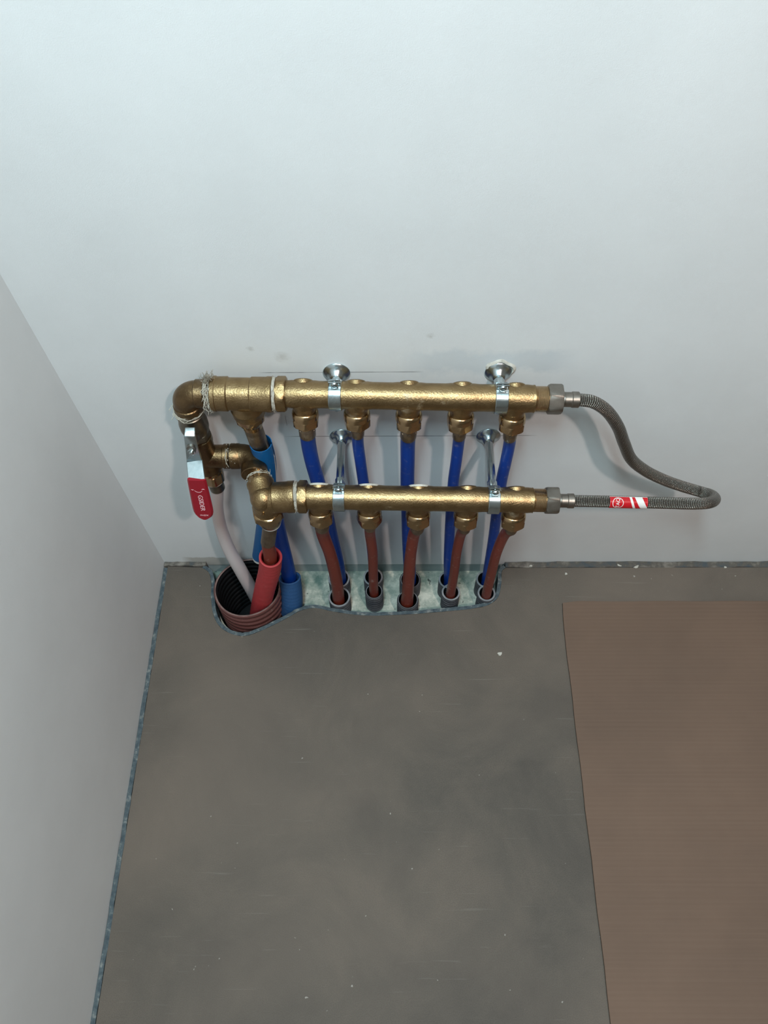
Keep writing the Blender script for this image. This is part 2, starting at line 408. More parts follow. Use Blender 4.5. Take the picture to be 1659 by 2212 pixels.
# ------------------------------------------------------------------ manifolds
class Man: pass
TILT = .22
DN = Vector((0, -math.sin(TILT), -math.cos(TILT)))
def axis_pt(A, B, x):
    t = (x - A.x) / (B.x - A.x); return A + (B - A) * t
def manifold(label, A, B, xs, x_hex, x_end, rots, seed, res):
    """A, B: two points of the bar's axis; x_hex: left face of the hexagonal collar; x_end: right end of the thread"""
    d = (B - A).normalized(); P = lambda x: axis_pt(A, B, x); R = .0175
    root = thing('brass_manifold', label, 'manifold', P((xs[0] + xs[-1]) / 2), 'brass pipe manifolds on the wall')
    b = MB()
    prof = [(0, .0178)]
    L = (x_end - x_hex) / d.x; t_of = lambda x: (x - x_hex) / d.x
    hx = .0125
    pr = [(hx, .0165), (hx + .002, R)]
    for x in xs:
        t = t_of(x)
        pr += [(t - .0215, R), (t - .015, R + .0006), (t + .015, R + .0006), (t + .0215, R)]
    e = L - .019
    pr = [q for q in pr if q[0] < e]
    pr += [(e, R + .0004), (e + .001, R - .0012)]
    b.lathe(P(x_hex), d, pr, 56)
    b.build('bar', M_brass, root)
    b = MB(); b.lathe(P(x_hex), d, [(-.001, .0150), (0, .0215), (.0015, .0235), (hx - .0015, .0235), (hx, .0215), (hx + .0004, .016)], flats=6, af=.0212, rot=.5)
    b.build('hex_collar', M_brass, root)
    b = MB(); tp = [(e, .0162)]; k = 0
    while e + .001 + k * .0018 < L:
        s = e + .001 + k * .0018; tp += [(s, .0166), (s + .0009, .0160)]; k += 1
    b.lathe(P(x_hex), d, tp, 48); b.build('threaded_end', M_brassm, root)
    for i, x in enumerate(xs):
        c = P(x); dn = Vector((0, -math.sin(TILT), -math.cos(TILT)))
        b = MB()
        b.lathe(c, dn, [(.004, .0172), (.0150, .0168), (.0178, .0158), (.0200, .0150), (.0262, .0146), (.0270, .0138), (.0330, .0136)], 44)
        bk = Vector((0, .91, .42))
        b.lathe(c, bk, [(.010, .0140), (R - .0008, .0138), (R + .0006, .0124), (R + .0013, .0090), (R + .0015, .0045), (R + .00155, .0004)], 32)      # casting pad on the rear
        o = b.build('outlet', M_brass, root)
        b = MB()
        b.lathe(c, dn, [(.0250, .0138)] + [(.0250 + .0070 * (1 - math.cos(PI / 2 * q / 7)), .0142 + .0034 * math.sin(PI / 2 * q / 7)) for q in range(8)] + [(.0362, .0177)], 48)
        b.lathe(c, dn, [(.0345, .0155), (.0366, .0172), (.0380, .0184), (.0474, .0183), (.0486, .0172), (.0500, .0140)], flats=6, af=.0160, rot=rots[i])
        b.build('compression_nut', M_brassm, o)
        if res[i]:
            b = MB(); b.lathe(c, bk, [(R - .002, .0146), (R + .0006, .0144), (R + .0010, .0134)], 32); b.build('paste_ring', M_paste, o)
    # dried paste at the root of each outlet, a raised line on the bar
    M = Man(); M.P = P; M.R = R; M.root = root; return M

UA, UB = Vector((.299, -.0350, .5542)), Vector((.568, -.0433, .5542))
LA, LB = Vector((.3203, -.1033, .4115)), Vector((.6085, -.1096, .4115))
UXS = [.3258, .3938, .4620, .5298, .5972]
LXS = [.3372, .4071, .4765, .5448, .6121]
up = manifold('upper brass manifold bar close to the white wall, blue pipes under it', UA, UB, UXS, .2915, .6405, (.52, .28, .50, .42, .62), 1, (0, 0, 0, 0, 0))
lo = manifold('lower brass manifold bar held out from the wall, red pipes under it', LA, LB, LXS, .3085, .6540, (.45, .05, .50, .62, .56), 2, (1, 1, 1, 0, 0))

# ------------------------------------------------------------------ brackets
def clamp(label, x, P, R, z):
    c = P(x); w = Vector((x, 0, z))
    root = thing('pipe_clamp', label, 'clamp', w, 'zinc pipe clamps holding the manifolds')
    # rosette on the wall
    b = MB(); b.lathe(w, (0, -1, 0), [(0, .0176), (.0012, .0180), (.0022, .0174), (.004, .0140), (.007, .0105), (.0105, .0088), (.0125, .0072), (.0135, .0056)], 44)
    b.build('rosette', M_zinc, root)
    if 'filler' in label:
        b = MB(); o_ = w + Vector((.001, 0, .0035)); b.v = []
        b.grid([[o_ + Vector((math.cos(q) * r * (1 + .10 * math.sin(3 * q + 1)), -h, math.sin(q) * r * (1 + .08 * math.sin(5 * q)))) for q in [2 * PI * k / 40 for k in range(40)]] for r, h in ((.0196, .0), (.0186, .0016), (.0164, .0026), (.0150, .0))], True)
        b.build('filler_smear', M_paste, root)
    b = MB(); b.tube([w + Vector((0, -.011, 0)), Vector((x, c.y + R + .007, z)), ], .0057, 20, smooth=False); 
    ym = c.y + R + .004
    b.lathe(Vector((x, c.y + R + .012, z)), (0, -1, 0), [(0, .0050), (0, .0070), (.0095, .0070), (.0105, .006)], flats=6, af=.0062)
    b.build('standoff_rod', M_zinc, root)
    # band: two half rings with ears at top and bottom
    b = MB(); d = (P(x + .01) - P(x - .01)).normalized()
    a, ex, ey = frame(d)
    ring_pts = [(-.0080, R + .0004), (-.0080, R + .0022), (-.0074, R + .0027), (.0074, R + .0027), (.0080, R + .0022), (.0080, R + .0004)]
    b.lathe(c, d, ring_pts, 60, cap0=False, cap1=False)
    for sz in (1, -1):
        h = .0105
        for off in (-.0016, .0016):
            b.box(c + Vector((0, off - (.0004), sz * (R + .0005 + h / 2))), (.0156, .0018, h), bev=.0006)
    # lip where the band turns out to the upper ear
    b.box(c + Vector((0, -.0046, R + .0010)), (.0158, .0052, .0016), bev=.0005)
    b.build('clamp_band', M_zinc, root)
    for sz in (1, -1):
        s = MB(); q = c + Vector((0, -.0028, sz * (R + .0064)))
        s.lathe(q, (0, -1, 0), [(0, .0046), (.0012, .0048), (.0026, .0040), (.0032, .0026), (.0033, .0020), (.0018, .0017)], 24)
        s.lathe(q, (0, 1, 0), [(.0, .0022), (.008, .0022)], 16)
        s.build('clamp_screw', M_zinc, root)
clamp('upper left zinc pipe clamp on the top brass bar', .3677, up.P, up.R, .5548)
clamp('upper right zinc pipe clamp on the top brass bar, rosette smeared with filler', .5790, up.P, up.R, .5542)
clamp('lower left zinc pipe clamp on a long scuffed stand-off rod', .3660, lo.P, lo.R, .4118)
clamp('lower right zinc pipe clamp on a long jointed stand-off rod', .5806, lo.P, lo.R, .4114)

# ------------------------------------------------------------------ fittings on the left
X0, YR = .1708, -.0360                      # riser axis
ZT = .5570
# elbow at the top left
def elbow_mesh(c, d1, d2, r, leg1, leg2, band, bl):
    """cast elbow: arms along d1 and d2 from corner c, thicker bands at the mouths"""
    d1, d2 = Vector(d1), Vector(d2); b = MB(); rb = r * 1.02
    pts = [c + d1 * rb * 1.6, c + d1 * rb]
    for k in range(1, 9):
        th = PI / 2 * k / 9
        pts.append(c + d1 * rb * (1 - math.sin(th)) + d2 * rb * (1 - math.cos(th)))
    pts += [c + d2 * rb, c + d2 * rb * 1.6]
    b.tube(pts, r, 40, smooth=False)
    for d, L in ((d1, leg1), (d2, leg2)):
        b.lathe(c, d, [(rb * 1.0, r), (L - bl, r), (L - bl + .0012, r + band), (L - .001, r + band), (L, r + band - .001), (L, r * .7)], 44, cap0=False)
    return b
e1 = Vector((X0 + .001, YR, ZT))
t = thing('brass_elbow', 'dull brass elbow at the top left corner above the ball valve', 'elbow', e1, 'brass elbows')
elbow_mesh(e1, (1, 0, 0), (0, 0, -1), .0172, .0285, .0330, .0013, .013).build('elbow_body', M_brassd, t)
hemp(e1 + Vector((.0335, 0, 0)), (1, 0, 0), .0168, .009, 130, 11, t, wild=.011)
b = MB(); b.lathe(e1, (1, 0, 0), [(.027, .0155), (.040, .0158)], 36); b.build('nipple', M_sleeve, t)
# tuft of hemp standing up behind the joint
rnd = random.Random(4); b = MB()
for k in range(46):
    p = e1 + Vector((.0335 + rnd.uniform(-.005, .004), rnd.uniform(0, .008), .0165)); pts = [p]
    dx, dz = rnd.uniform(-.004, .0125), rnd.uniform(.006, .021)
    for i in range(1, 6):
        s = i / 5; pts.append(p + Vector((dx * s + rnd.uniform(-.0014, .0014), rnd.uniform(-.0012, .0012), dz * s + rnd.uniform(-.0014, .0014))))
    b.tube(pts, .00032, 4, sub=2)
b.build('hemp_tuft', speckled('hemp_dark', S(140, 130, 116), S(176, 168, 152), 300, .9), t, 180)

# big tee feeding the upper manifold
tc = Vector((.2500, YR, .5555))
t = thing('brass_tee', 'large brass tee joining the top left elbow to the upper manifold', 'tee', tc)
b = MB()
b.lathe(Vector((.2085, YR - .0002, ZT)), (1, -.008, -.02), [(0, .016), (0, .0212), (.0012, .0226), (.0060, .0230), (.0068, .0222), (.0205, .0226), (.0222, .0212), (.0500, .0212), (.0515, .0224), (.0700, .0226), (.0720, .0232), (.0775, .0232), (.0785, .022), (.0785, .016)], 56)
b.lathe(Vector((.2500, YR, .5560)), (0, 0, -1), [(.010, .0215), (.0230, .0215), (.0250, .0228), (.0262, .0228), (.0275, .0222), (.0380, .0216), (.0392, .0195), (.0392, .012)], 48)
b.build('tee_body', M_brass, t)
b = MB(); c_ = Vector((.2500, YR, .5560))
b.lathe(c_, (0, 0, -1), [(.0385, .0160), (.0395, .0192), (.0415, .0206), (.0485, .0208), (.0500, .0198), (.0512, .0180)], flats=6, af=.0186, rot=.35)
b.lathe(c_, (0, 0, -1), [(.0505, .0176), (.0560, .0172), (.0600, .0140), (.0680, .0136), (.0690, .0122)], 44)
b.build('reducing_nut', M_brassm, t)
b = MB(); b.lathe(Vector((.2870, YR, .5553)), (1, 0, 0), [(0, .0190), (.0006, .0212), (.0024, .0216), (.0042, .0205), (.0045, .016)], 40)
b.build('thread_paste', M_paste, t)
hemp(Vector((.2888, YR, .5553)), (1, 0, 0), .0206, .0045, 36, 21, t, wild=.004)

# ball valve on the riser
vc = Vector((X0, YR, .4880))
t = thing('ball_valve', 'nickel ball valve with red lever handle on the left riser', 'valve', vc)
b = MB()
b.lathe(Vector((X0, YR, .5270)), (0, 0, -1), [(0, .012), (0, .0168), (.0040, .0172), (.0046, .0188), (.0056, .0192), (.0066, .0182), (.0076, .0182), (.0086, .0194), (.0100, .0190), (.0125, .0172), (.0200, .0180), (.0300, .0196), (.0400, .0196), (.0480, .0180), (.0560, .0162)], 48)
b.lathe(Vector((X0, YR, .4800)), (0, 0, -1), [(.0, .0150), (.001, .0190), (.0115, .0190), (.0125, .0165)], flats=8, af=.0176)
b.build('valve_body', M_dnickel, t)
b = MB(); zs = .4865
b.lathe(Vector((X0 - .0005, YR, zs)), (0, -1, 0), [(.012, .0095), (.0270, .0092), (.0285, .0082), (.0300, .0060), (.0370, .0056)], 32)
b.build('stem', M_nickel, t)
def plate(path, thick, name, mat, parent, rnd_end=False):
    """lever bent from flat strip: path of (centre, half width, side direction)"""
    b = MB(); rings = []
    for i, (p, hw, sd) in enumerate(path):
        tdir = (path[min(i + 1, len(path) - 1)][0] - path[max(i - 1, 0)][0]).normalized()
        sd = (sd - tdir * sd.dot(tdir)).normalized(); nn = sd.cross(tdir)
        h = thick / 2; e = min(h * .8, hw * .4)
        rings.append([p + sd * q + nn * r for q, r in ((hw, h - e), (hw - e, h), (-hw + e, h), (-hw, h - e), (-hw, -h + e), (-hw + e, -h), (hw - e, -h), (hw, -h + e))])
    b.grid(rings, True, True, True); return b.build(name, mat, parent, 40)
SD = Vector((1, 0, .0))
h0 = PY(410, 944, -.0680); h1 = PY(415, 970, -.0690); h2 = PY(420, 994, -.0705); h3 = PY(425, 1036, -.0960); h4 = PY(443, 1119, -.1090)
lt = h0 + Vector((.0, .012, .004))
pp = [(lt, .0068, SD), (h0 + Vector((0, .0012, .0012)), .0073, SD), (h0, .0076, SD), (h1, .0090, SD), (h2, .0108, SD), (h2 + (h3 - h2) * .06, .0112, SD), (h3, .0118, SD), (h3 + (h4 - h3) * .1, .0110, SD)]
lever = plate(pp, .0022, 'lever', M_zinc, t)
gp = []; dv = h4 - h3
for k, (s, hw) in enumerate(((-.02, .0124), (.02, .0130), (.2, .0134), (.5, .0140), (.72, .0143), (.82, .0140), (.89, .0126), (.945, .0100), (.98, .0066), (1.0, .0025))):
    gp.append((h3 + dv * s + Vector((0, -.0002, 0)), hw, SD))
grip = plate(gp, .0064, 'grip', M_redgrip, lever)
nb = (h1 - h0).normalized(); nf = SD.cross(nb).normalized()
if nf.y > 0: nf = -nf
b = MB(); b.lathe(h1 + nf * .001, nf, [(0, .0058), (.0042, .0058), (.005, .0050), (.005, .0032), (.0075, .0030), (.008, .0024)], flats=6, af=.0050, cap1=True)
b.build('handle_nut', M_zinc, t)

def text(name, body, size, M4, mat, parent, ext=.0003, font_scale=(1, 1)):
    cu = bpy.data.curves.new(name, 'FONT'); cu.body = body; cu.size = size; cu.align_x = 'CENTER'; cu.align_y = 'CENTER'; cu.extrude = ext
    tmp = bpy.data.objects.new(name, cu); COL.objects.link(tmp)
    me = bpy.data.meshes.new_from_object(tmp.evaluated_get(bpy.context.evaluated_depsgraph_get()))
    bpy.data.objects.remove(tmp)
    return me
def place_text(name, body, size, o, ex, ey, mat, parent, ext=.0003, sxy=(1, 1), wrap=None):
    me = text(name, body, size, None, mat, parent, ext)
    ez = ex.cross(ey)
    o0 = ORIG[parent.name]
    for vv in me.vertices:
        x, y, z = vv.co; x *= sxy[0]; y *= sxy[1]
        p = wrap(x, y, z) if wrap else o + ex * x + ey * y + ez * z
        vv.co = p - o0
    me.materials.clear(); me.materials.append(mat)
    ob = bpy.data.objects.new(name, me); COL.objects.link(ob); ob.parent = parent; ORIG[ob.name] = o0.copy()
    return ob
gd = dv.normalized(); gx = (SD - gd * SD.dot(gd)).normalized(); gn = gd.cross(gx)
if gn.y > 0: gn = -gn
# lettering runs down the grip: reading direction = gd, letter tops to the right
ly = gn.cross(gd)
o_ = h3 + dv * .55 + gn * .0034 + gx * .0005
bpy.context.view_layer.update()
place_text('lettering', 'GSIDER', .0105, o_, gd, ly, M_print, grip, sxy=(1.0, .88))
place_text('lettering', 'INOX', .0048, h3 + dv * .875 + gn * .0034 + gx * .001, gx, gn.cross(gx), M_print, grip, sxy=(1, .8))
b = MB()      # swoosh emblem above the word
q0 = h3 + dv * .245 + gn * .0033
b.tube([q0 + gx * x + gd * y for x, y in ((-.0055, -.0012), (-.003, .0012), (0, .0024), (.003, .0014), (.0052, -.0012))], .0004, 6)
b.tube([q0 + gx * x + gd * y for x, y in ((-.0095, -.0034), (-.0078, -.0026), (-.0062, -.0030))], .0005, 6)
b.tube([q0 + gx * x + gd * y for x, y in ((.0050, -.0038), (.0068, -.0048), (.0086, -.0040))], .0005, 6)
b.build('emblem', M_print, grip)

# teflon and hemp between elbow and valve
b = MB(); b.lathe(Vector((X0, YR, .5270)), (0, 0, -1), [(-.0012, .0150), (-.0010, .0174), (.0028, .0180), (.0046, .0176), (.0050, .0150)], 40)
b.build('sealing_tape', M_paste, t)
hemp(Vector((X0, YR, .5250)), (0, 0, 1), .0178, .006, 40, 31, t, wild=.008)

# small tee under the valve
t3 = Vector((X0, YR, .4140))
t = thing('brass_tee', 'small dull brass tee directly under the ball valve', 'tee', t3)
b = MB()
b.lathe(Vector((X0, YR, .4650)), (0, 0, -1), [(0, .0140), (.001, .0180), (.012, .0184), (.016, .0172), (.050, .0168), (.066, .0172), (.068, .0184), (.078, .0186), (.080, .0170)], 44)
b.lathe(t3, (1, 0, 0), [(.0, .0170), (.0260, .0170), (.0270, .0182), (.0345, .0182), (.0355, .0168), (.0355, .013)], 44)
b.build('tee_body', M_brassd, t)
b = MB(); b.lathe(Vector((X0, YR, .3850)), (0, 0, -1), [(0, .0140), (.001, .0164), (.003, .0176), (.0035, .0160), (.0080, .0158)], 44)
b.lathe(Vector((X0, YR, .3770)), (0, 0, -1), [(0, .0155), (.0012, .0172), (.0022, .0178), (.0200, .0178), (.0215, .0168), (.0225, .0140)], flats=6, af=.0158, rot=.3)
b.build('compression_nut', M_brassm, t)
b = MB(); b.lathe(t3, (1, 0, 0), [(.034, .0150), (.050, .0150)], 40); b.build('nipple', M_brassm, t)
hemp(t3 + Vector((.0405, 0, 0)), (1, 0, 0), .0152, .009, 44, 41, t, wild=.004)

# elbow from the tee out to the lower manifold
e2 = Vector((.2395, YR, .4140))
cf = Vector((.2600, -.1045, .4100))         # centre of the three-way fitting on the lower bar
e2.x = .2400
t = thing('brass_elbow', 'dull brass elbow right of the small tee, turning out toward the lower manifold', 'elbow', e2, 'brass elbows')
elbow_mesh(e2, (-1, 0, 0), (.12, -.99, 0), .0180, .0330, .0330, .0008, .014).build('elbow_body', M_brassd, t)
b = MB(); dd = (cf - e2).normalized(); b.lathe(e2, dd, [(.030, .0150), (.064, .0150)], 36); b.build('nipple', M_brassm, t)
hemp(e2 + Vector((-.0350, 0, 0)), (1, 0, 0), .0165, .005, 26, 51, t, wild=.003)
hemp(e2 + dd * .0360, dd, .0155, .006, 30, 52, t, wild=.005)

# three-way corner fitting
t = thing('brass_corner_fitting', 'three-way brass fitting at the left end of the lower manifold', 'fitting', cf)
b = MB(); R_ = .0195
b.tube([cf + Vector((.030, 0, 0)), cf + Vector((R_, 0, 0))] + [cf + Vector((R_ * (1 - math.sin(PI / 2 * k / 9)), 0, -R_ * (1 - math.cos(PI / 2 * k / 9)))) for k in range(1, 9)] + [cf + Vector((0, 0, -R_)), cf + Vector((0, 0, -.034))], R_, 44, smooth=False)
b.lathe(cf - Vector((R_, 0, 0)), (1, 0, 0), [(R_ - R_ * math.cos(PI * k / 20), max(1e-4, R_ * math.sin(PI * k / 20))) for k in range(21)], 44)
ax = (lo.P(.305) - cf).normalized()
b.lathe(cf, ax, [(.0125, .0190), (.0140, .0218), (.0330, .0222), (.0342, .0228), (.0430, .0228), (.0442, .0215), (.0442, .016)], 52, cap0=False)
b.lathe(cf, -dd, [(.0, .0188), (.0200, .0186), (.0215, .0194), (.0260, .0194), (.0270, .0180), (.0270, .012)], 44)
b.lathe(cf, (0, 0, -1), [(.020, .0196), (.0245, .0200), (.0255, .0190), (.0300, .0188)], 44, cap0=False)
b.build('fitting_body', M_brass, t)
b = MB(); b.lathe(cf, (0, 0, -1), [(.0285, .0180), (.0290, .0205), (.0305, .0224), (.0330, .0236), (.0440, .0236), (.0452, .0220), (.0462, .0196)], flats=6, af=.0208, rot=.28)
b.lathe(cf, (0, 0, -1), [(.0455, .0196), (.0560, .0186), (.0660, .0160), (.0680, .0150), (.0690, .0130)], 44)
b.build('compression_nut', M_brassm, t)
b = MB(); b.lathe(cf + ax * .0442, ax, [(0, .0180), (.0004, .0206), (.0020, .0214), (.0042, .0200), (.0045, .015)], 40); b.build('thread_paste', M_paste, t)
hemp(cf + ax * .0462, ax, .0204, .0045, 40, 61, t, wild=.004)
nrm = Vector((0, -.80, .60)); ey_ = Vector((0, .60, .80))
place_text('embossed_letter', 'S', .0090, cf + Vector((-.001, -.0195, -.0100)), Vector((1, 0, 0)), Vector((0, .12, .99)), M_brassm, t, ext=.0007)

# ------------------------------------------------------------------ pipes
def pipe_path(pts, y0, y1):
    v0, v1 = pts[0][1], pts[-1][1]
    return [PY(u, vv, y0 + (y1 - y0) * (vv - v0) / (v1 - v0)) for u, vv in pts]
def pipe(name, label, cat, group, top, pts, rads, mat, sleeve_len, white, y1, zend, sub=10):
    """top: point under the nut; pts: pixels down the pipe; ends inside the conduit at height zend"""
    P = pipe_path([(p[0], p[1]) for p in pts], top.y + (y1 - top.y) * .18, y1)
    P = [top, top + DN * .012] + P
    end = P[-1] + (P[-1] - P[-2]).normalized() * .004; end.z = zend; end.x = P[-1].x + (P[-1].x - P[-2].x) * .25; end.y = P[-1].y
    P.append(end)
    R = [rads[0], rads[0], rads[0]] + [rads[0] + (rads[1] - rads[0]) * i / max(1, len(P) - 5) for i in range(len(P) - 4)] + [rads[1]]
    R = R[:len(P)]
    root = thing(name, label, cat, P[-1], group)
    b = MB(); b.tube(P, R, 28, sub=sub); b.build('pipe_wall', mat, root)
    d = (spline(P, 1, 10)[0][3] - P[0]).normalized()
    Q, _ = spline(P, 1, 40); acc = [Q[0]]; L = 0
    for i in range(1, len(Q)):
        L += (Q[i] - Q[i - 1]).length; acc.append(Q[i])
        if L > sleeve_len: break
    r0 = rads[0]
    b = MB(); sl = acc[::4] + ([acc[-1]] if (len(acc) - 1) % 4 else [])
    if len(sl) < 2: sl = [acc[0], acc[-1]]
    b.tube(sl, [r0 + .0009] * len(sl), 28, smooth=False)
    for k in range(6):    # inspection dimples around the sleeve
        a_, x_, y_ = frame(d); th = PI * 2 * k / 6 + .4
        q = acc[len(acc) * 3 // 5] + (x_ * math.cos(th) + y_ * math.sin(th)) * (r0 + .0006)
        b.lathe(q, x_ * math.cos(th) + y_ * math.sin(th), [(0, .0024), (.0007, .0020), (.0009, .0008)], 12)
    b.build('press_sleeve', M_sleeve, root)
    if white:
        b = MB(); b.lathe(P[0], d, [(-.0005, r0 + .0005), (-.0003, r0 + .0030), (.0022, r0 + .0030), (.0028, r0 + .0018), (.0028, r0 + .0005)], 32)
        b.build('sealing_ring', M_white, root)
    return root
NUT = .0500
blue = [
    ([(667, 962), (675, 1000), (685, 1035), (703, 1100), (716, 1160), (728, 1210), (735, 1252)], (.0105, .0118), 1, 'leftmost of the five dark blue pipes under the upper brass manifold'),
    ([(773, 955), (779, 1000), (784, 1035), (793, 1100), (800, 1160), (805, 1210), (807, 1250)], (.0081, .0088), 0, 'second from the left of the five dark blue pipes, behind a thin red one'),
    ([(881, 955), (880.5, 1000), (880, 1035), (881, 1100), (882, 1160), (884, 1210), (886, 1250)], (.0102, .0112), 1, 'middle one of the five dark blue pipes, the straightest'),
    ([(990.5, 955), (985, 1000), (980, 1035), (974.5, 1100), (971, 1160), (969, 1210), (969, 1250)], (.0081, .0090), 0, 'fourth from the left of the five dark blue pipes under the upper manifold'),
    ([(1101, 955), (1092, 1000), (1084, 1035), (1074, 1100), (1066, 1160), (1058, 1210), (1051, 1250)], (.0083, .0090), 0, 'rightmost of the five dark blue pipes under the upper brass manifold')]
for i, (pts, rr, wh, lab) in enumerate(blue):
    top = up.P(UXS[i]) + DN * (NUT - .001)
    pipe('blue_pipe', lab, 'pipe', 'dark blue pipes under the upper manifold', top, pts, rr, M_blue, .0215 if wh else .0195, wh, -.038, -.038)
red = [
    ([(697, 1152), (711, 1190), (720, 1222), (729, 1268), (731, 1290)], (.0098, .0112), 1, 'leftmost of the five brick red pipes under the lower brass manifold'),
    ([(799, 1152), (804.5, 1190), (806, 1230), (807, 1268), (808, 1282)], (.0080, .0086), 0, 'second from the left of the five brick red pipes, a thin one'),
    ([(895, 1152), (888, 1190), (883.5, 1240), (880, 1290), (879, 1300)], (.0090, .0122), 1, 'thick middle one of the five brick red pipes'),
    ([(996.5, 1152), (987, 1190), (980.5, 1240), (974.5, 1275), (973, 1285)], (.0076, .0088), 0, 'fourth from the left of the five brick red pipes'),
    ([(1092, 1152), (1074, 1190), (1061, 1240), (1052, 1277), (1050, 1288)], (.0080, .0090), 0, 'rightmost of the five brick red pipes, leaning left down to the floor')]
for i, (pts, rr, wh, lab) in enumerate(red):
    top = lo.P(LXS[i]) + DN * (NUT - .001)
    pipe('red_pipe', lab, 'pipe', 'brick red pipes under the lower manifold', top, pts, rr, M_redpipe, .0180 if wh else .0150, wh, (-.0790, -.0700, -.0830, -.0715, -.0730)[i], -.038)

def hollow(P, ro, ri, n=40, depth_in=None, ripple=None, sub=10):
    """open-ended tube with a wall: outer skin, rounded rim, inner skin (P[-1] is the rim)"""
    Q, _ = spline(P, 1, sub)
    b = MB()
    b.tube(Q, [ro] * len(Q), n, cap0=False, cap1=False, smooth=False, ripple=ripple)
    # rim
    t = (Q[-1] - Q[-2]).normalized(); _, x, y = frame(t)
    return b, Q, t
def conduit(name, label, cat, group, base_, rim, ro, mat, inner_mat, inner_name, wall=.002, pitch=.0, amp=0, bottom=True, wob=0, tilt=None):
    root = thing(name, label, cat, base_, group)
    d = rim - base_; L = d.length; d.normalize(); _, x, y = frame(d)
    n = 48; m_ = max(8, int(L / .0012)) if pitch else 6
    rnd = random.Random(int(ro * 1e5) + int(rim.x * 1e4))
    ph = [rnd.uniform(0, 6.28) for _ in range(4)]
    def top(th): return (tilt.x * math.cos(th) + tilt.y * math.sin(th)) if tilt else 0
    def rg(s, r, th):
        rr = r
        return base_ + d * (s + top(th) * s / L + wob * math.sin(3 * th + ph[0]) * s / L) + (x * math.cos(th) + y * math.sin(th)) * rr
    b = MB(); rings = []
    for i in range(m_ + 1):
        s = L * i / m_; r = ro
        if pitch: r += amp * max(-1, min(1, 1.8 * math.sin(2 * PI * s / pitch)))
        rings.append([rg(s, r, 2 * PI * j / n) for j in range(n)])
    b.grid(rings, True); b.build('conduit_wall', mat, root, 50)
    b = MB(); rings = [rings[-1]]
    rings.append([rg(L + wall * .3, ro - wall * .5, 2 * PI * j / n) for j in range(n)])
    rings.append([rg(L, ro - wall, 2 * PI * j / n) for j in range(n)])
    rings.append([rg(L - .0012, ro - wall, 2 * PI * j / n) for j in range(n)])
    b.grid(rings, True); b.build('cut_rim', M_brim if ro > .05 else M_crim, root, 50)
    b = MB(); rings = []
    for i in range(m_ + 1):
        s = L - .0010 - (L - .002) * i / m_; r = ro - wall - .0002
        if pitch: r += amp * max(-1, min(1, 1.8 * math.sin(2 * PI * s / pitch)))
        rings.append([rg(s, r, 2 * PI * j / n) for j in range(n)])
    b.grid(rings, True, False, bottom); b.build(inner_name, inner_mat, root, 50)
    return root
# pixel of the rim's centre, rim height, radius
FC = [((733, 1289), .010, .0192, 'front grey conduit around the leftmost brick red pipe'), ((808, 1277), .016, .0160, 'front grey conduit around the second brick red pipe'),
      ((881, 1295), .008, .0192, 'front grey conduit around the thick middle red pipe'), ((974, 1279), .012, .0160, 'front grey conduit around the fourth brick red pipe'),
      ((1051, 1281), .010, .0155, 'front grey conduit around the rightmost brick red pipe')]
RC = [((732, 1249), .010, .0192, 'rear grey conduit around the leftmost dark blue pipe'), ((806, 1246), .010, .0172, 'rear grey conduit behind the second red pipe, around a thin blue pipe'),
      ((886, 1252), .006, .0190, 'rear grey conduit behind the thick middle red pipe'), ((968, 1252), .010, .0168, 'rear grey conduit around the fourth dark blue pipe'),
      ((1049, 1251), .010, .0168, 'rear grey conduit around the rightmost dark blue pipe')]
for lst in (FC, RC):
    for (uv_, z, r, lab) in lst:
        rim = PZ(uv_[0], uv_[1], z); ba = Vector((rim.x, rim.y, -.045))
        conduit('grey_conduit', lab, 'conduit', 'grey conduits rising from the floor pit', ba, rim, r, M_conduit, M_inshade, 'conduit_bore', .0022, .0090, .0010)
# the big brown conduit
rim = Vector((.1712, -.0665, .0300))
conduit('brown_conduit', 'large brown corrugated conduit rising from the floor at the left end of the pit', 'conduit', None, Vector((.1715, -.0690, -.16)), rim, .0610, M_brown, M_inshade, 'conduit_bore', .0030, .0165, .0016, True, .0012, Vector((0, .004)))

# white pipe from the riser down into the brown conduit
P = [Vector((X0, YR, .3550)), Vector((X0 - .0005, YR, .330)), PY(469, 1098, -.0375), PY(477, 1140, -.041), PY(494, 1185, -.048), PY(519, 1230, -.054), PY(546, 1278, -.055), PY(560, 1306, -.052)]
t = thing('white_pipe', 'white pipe curving from the valve riser down into the brown conduit', 'pipe', P[-1])
b = MB(); b.tube(P, [.0098, .0098, .0100, .0104, .0110, .0118, .0122, .0124], 30); b.build('pipe_wall', M_whitepipe, t)
b = MB(); b.lathe(P[0], (0, 0, -1), [(.001, .0112), (.0035, .0116), (.027, .0116), (.0278, .0105)], 32); b.build('press_sleeve', M_dnickel, t)
b = MB(); b.lathe(P[0], (0, 0, -1), [(-.0005, .0105), (-.0002, .0148), (.0026, .0148), (.0034, .0130), (.0034, .0105)], 36); b.build('sealing_ring', M_white, t)

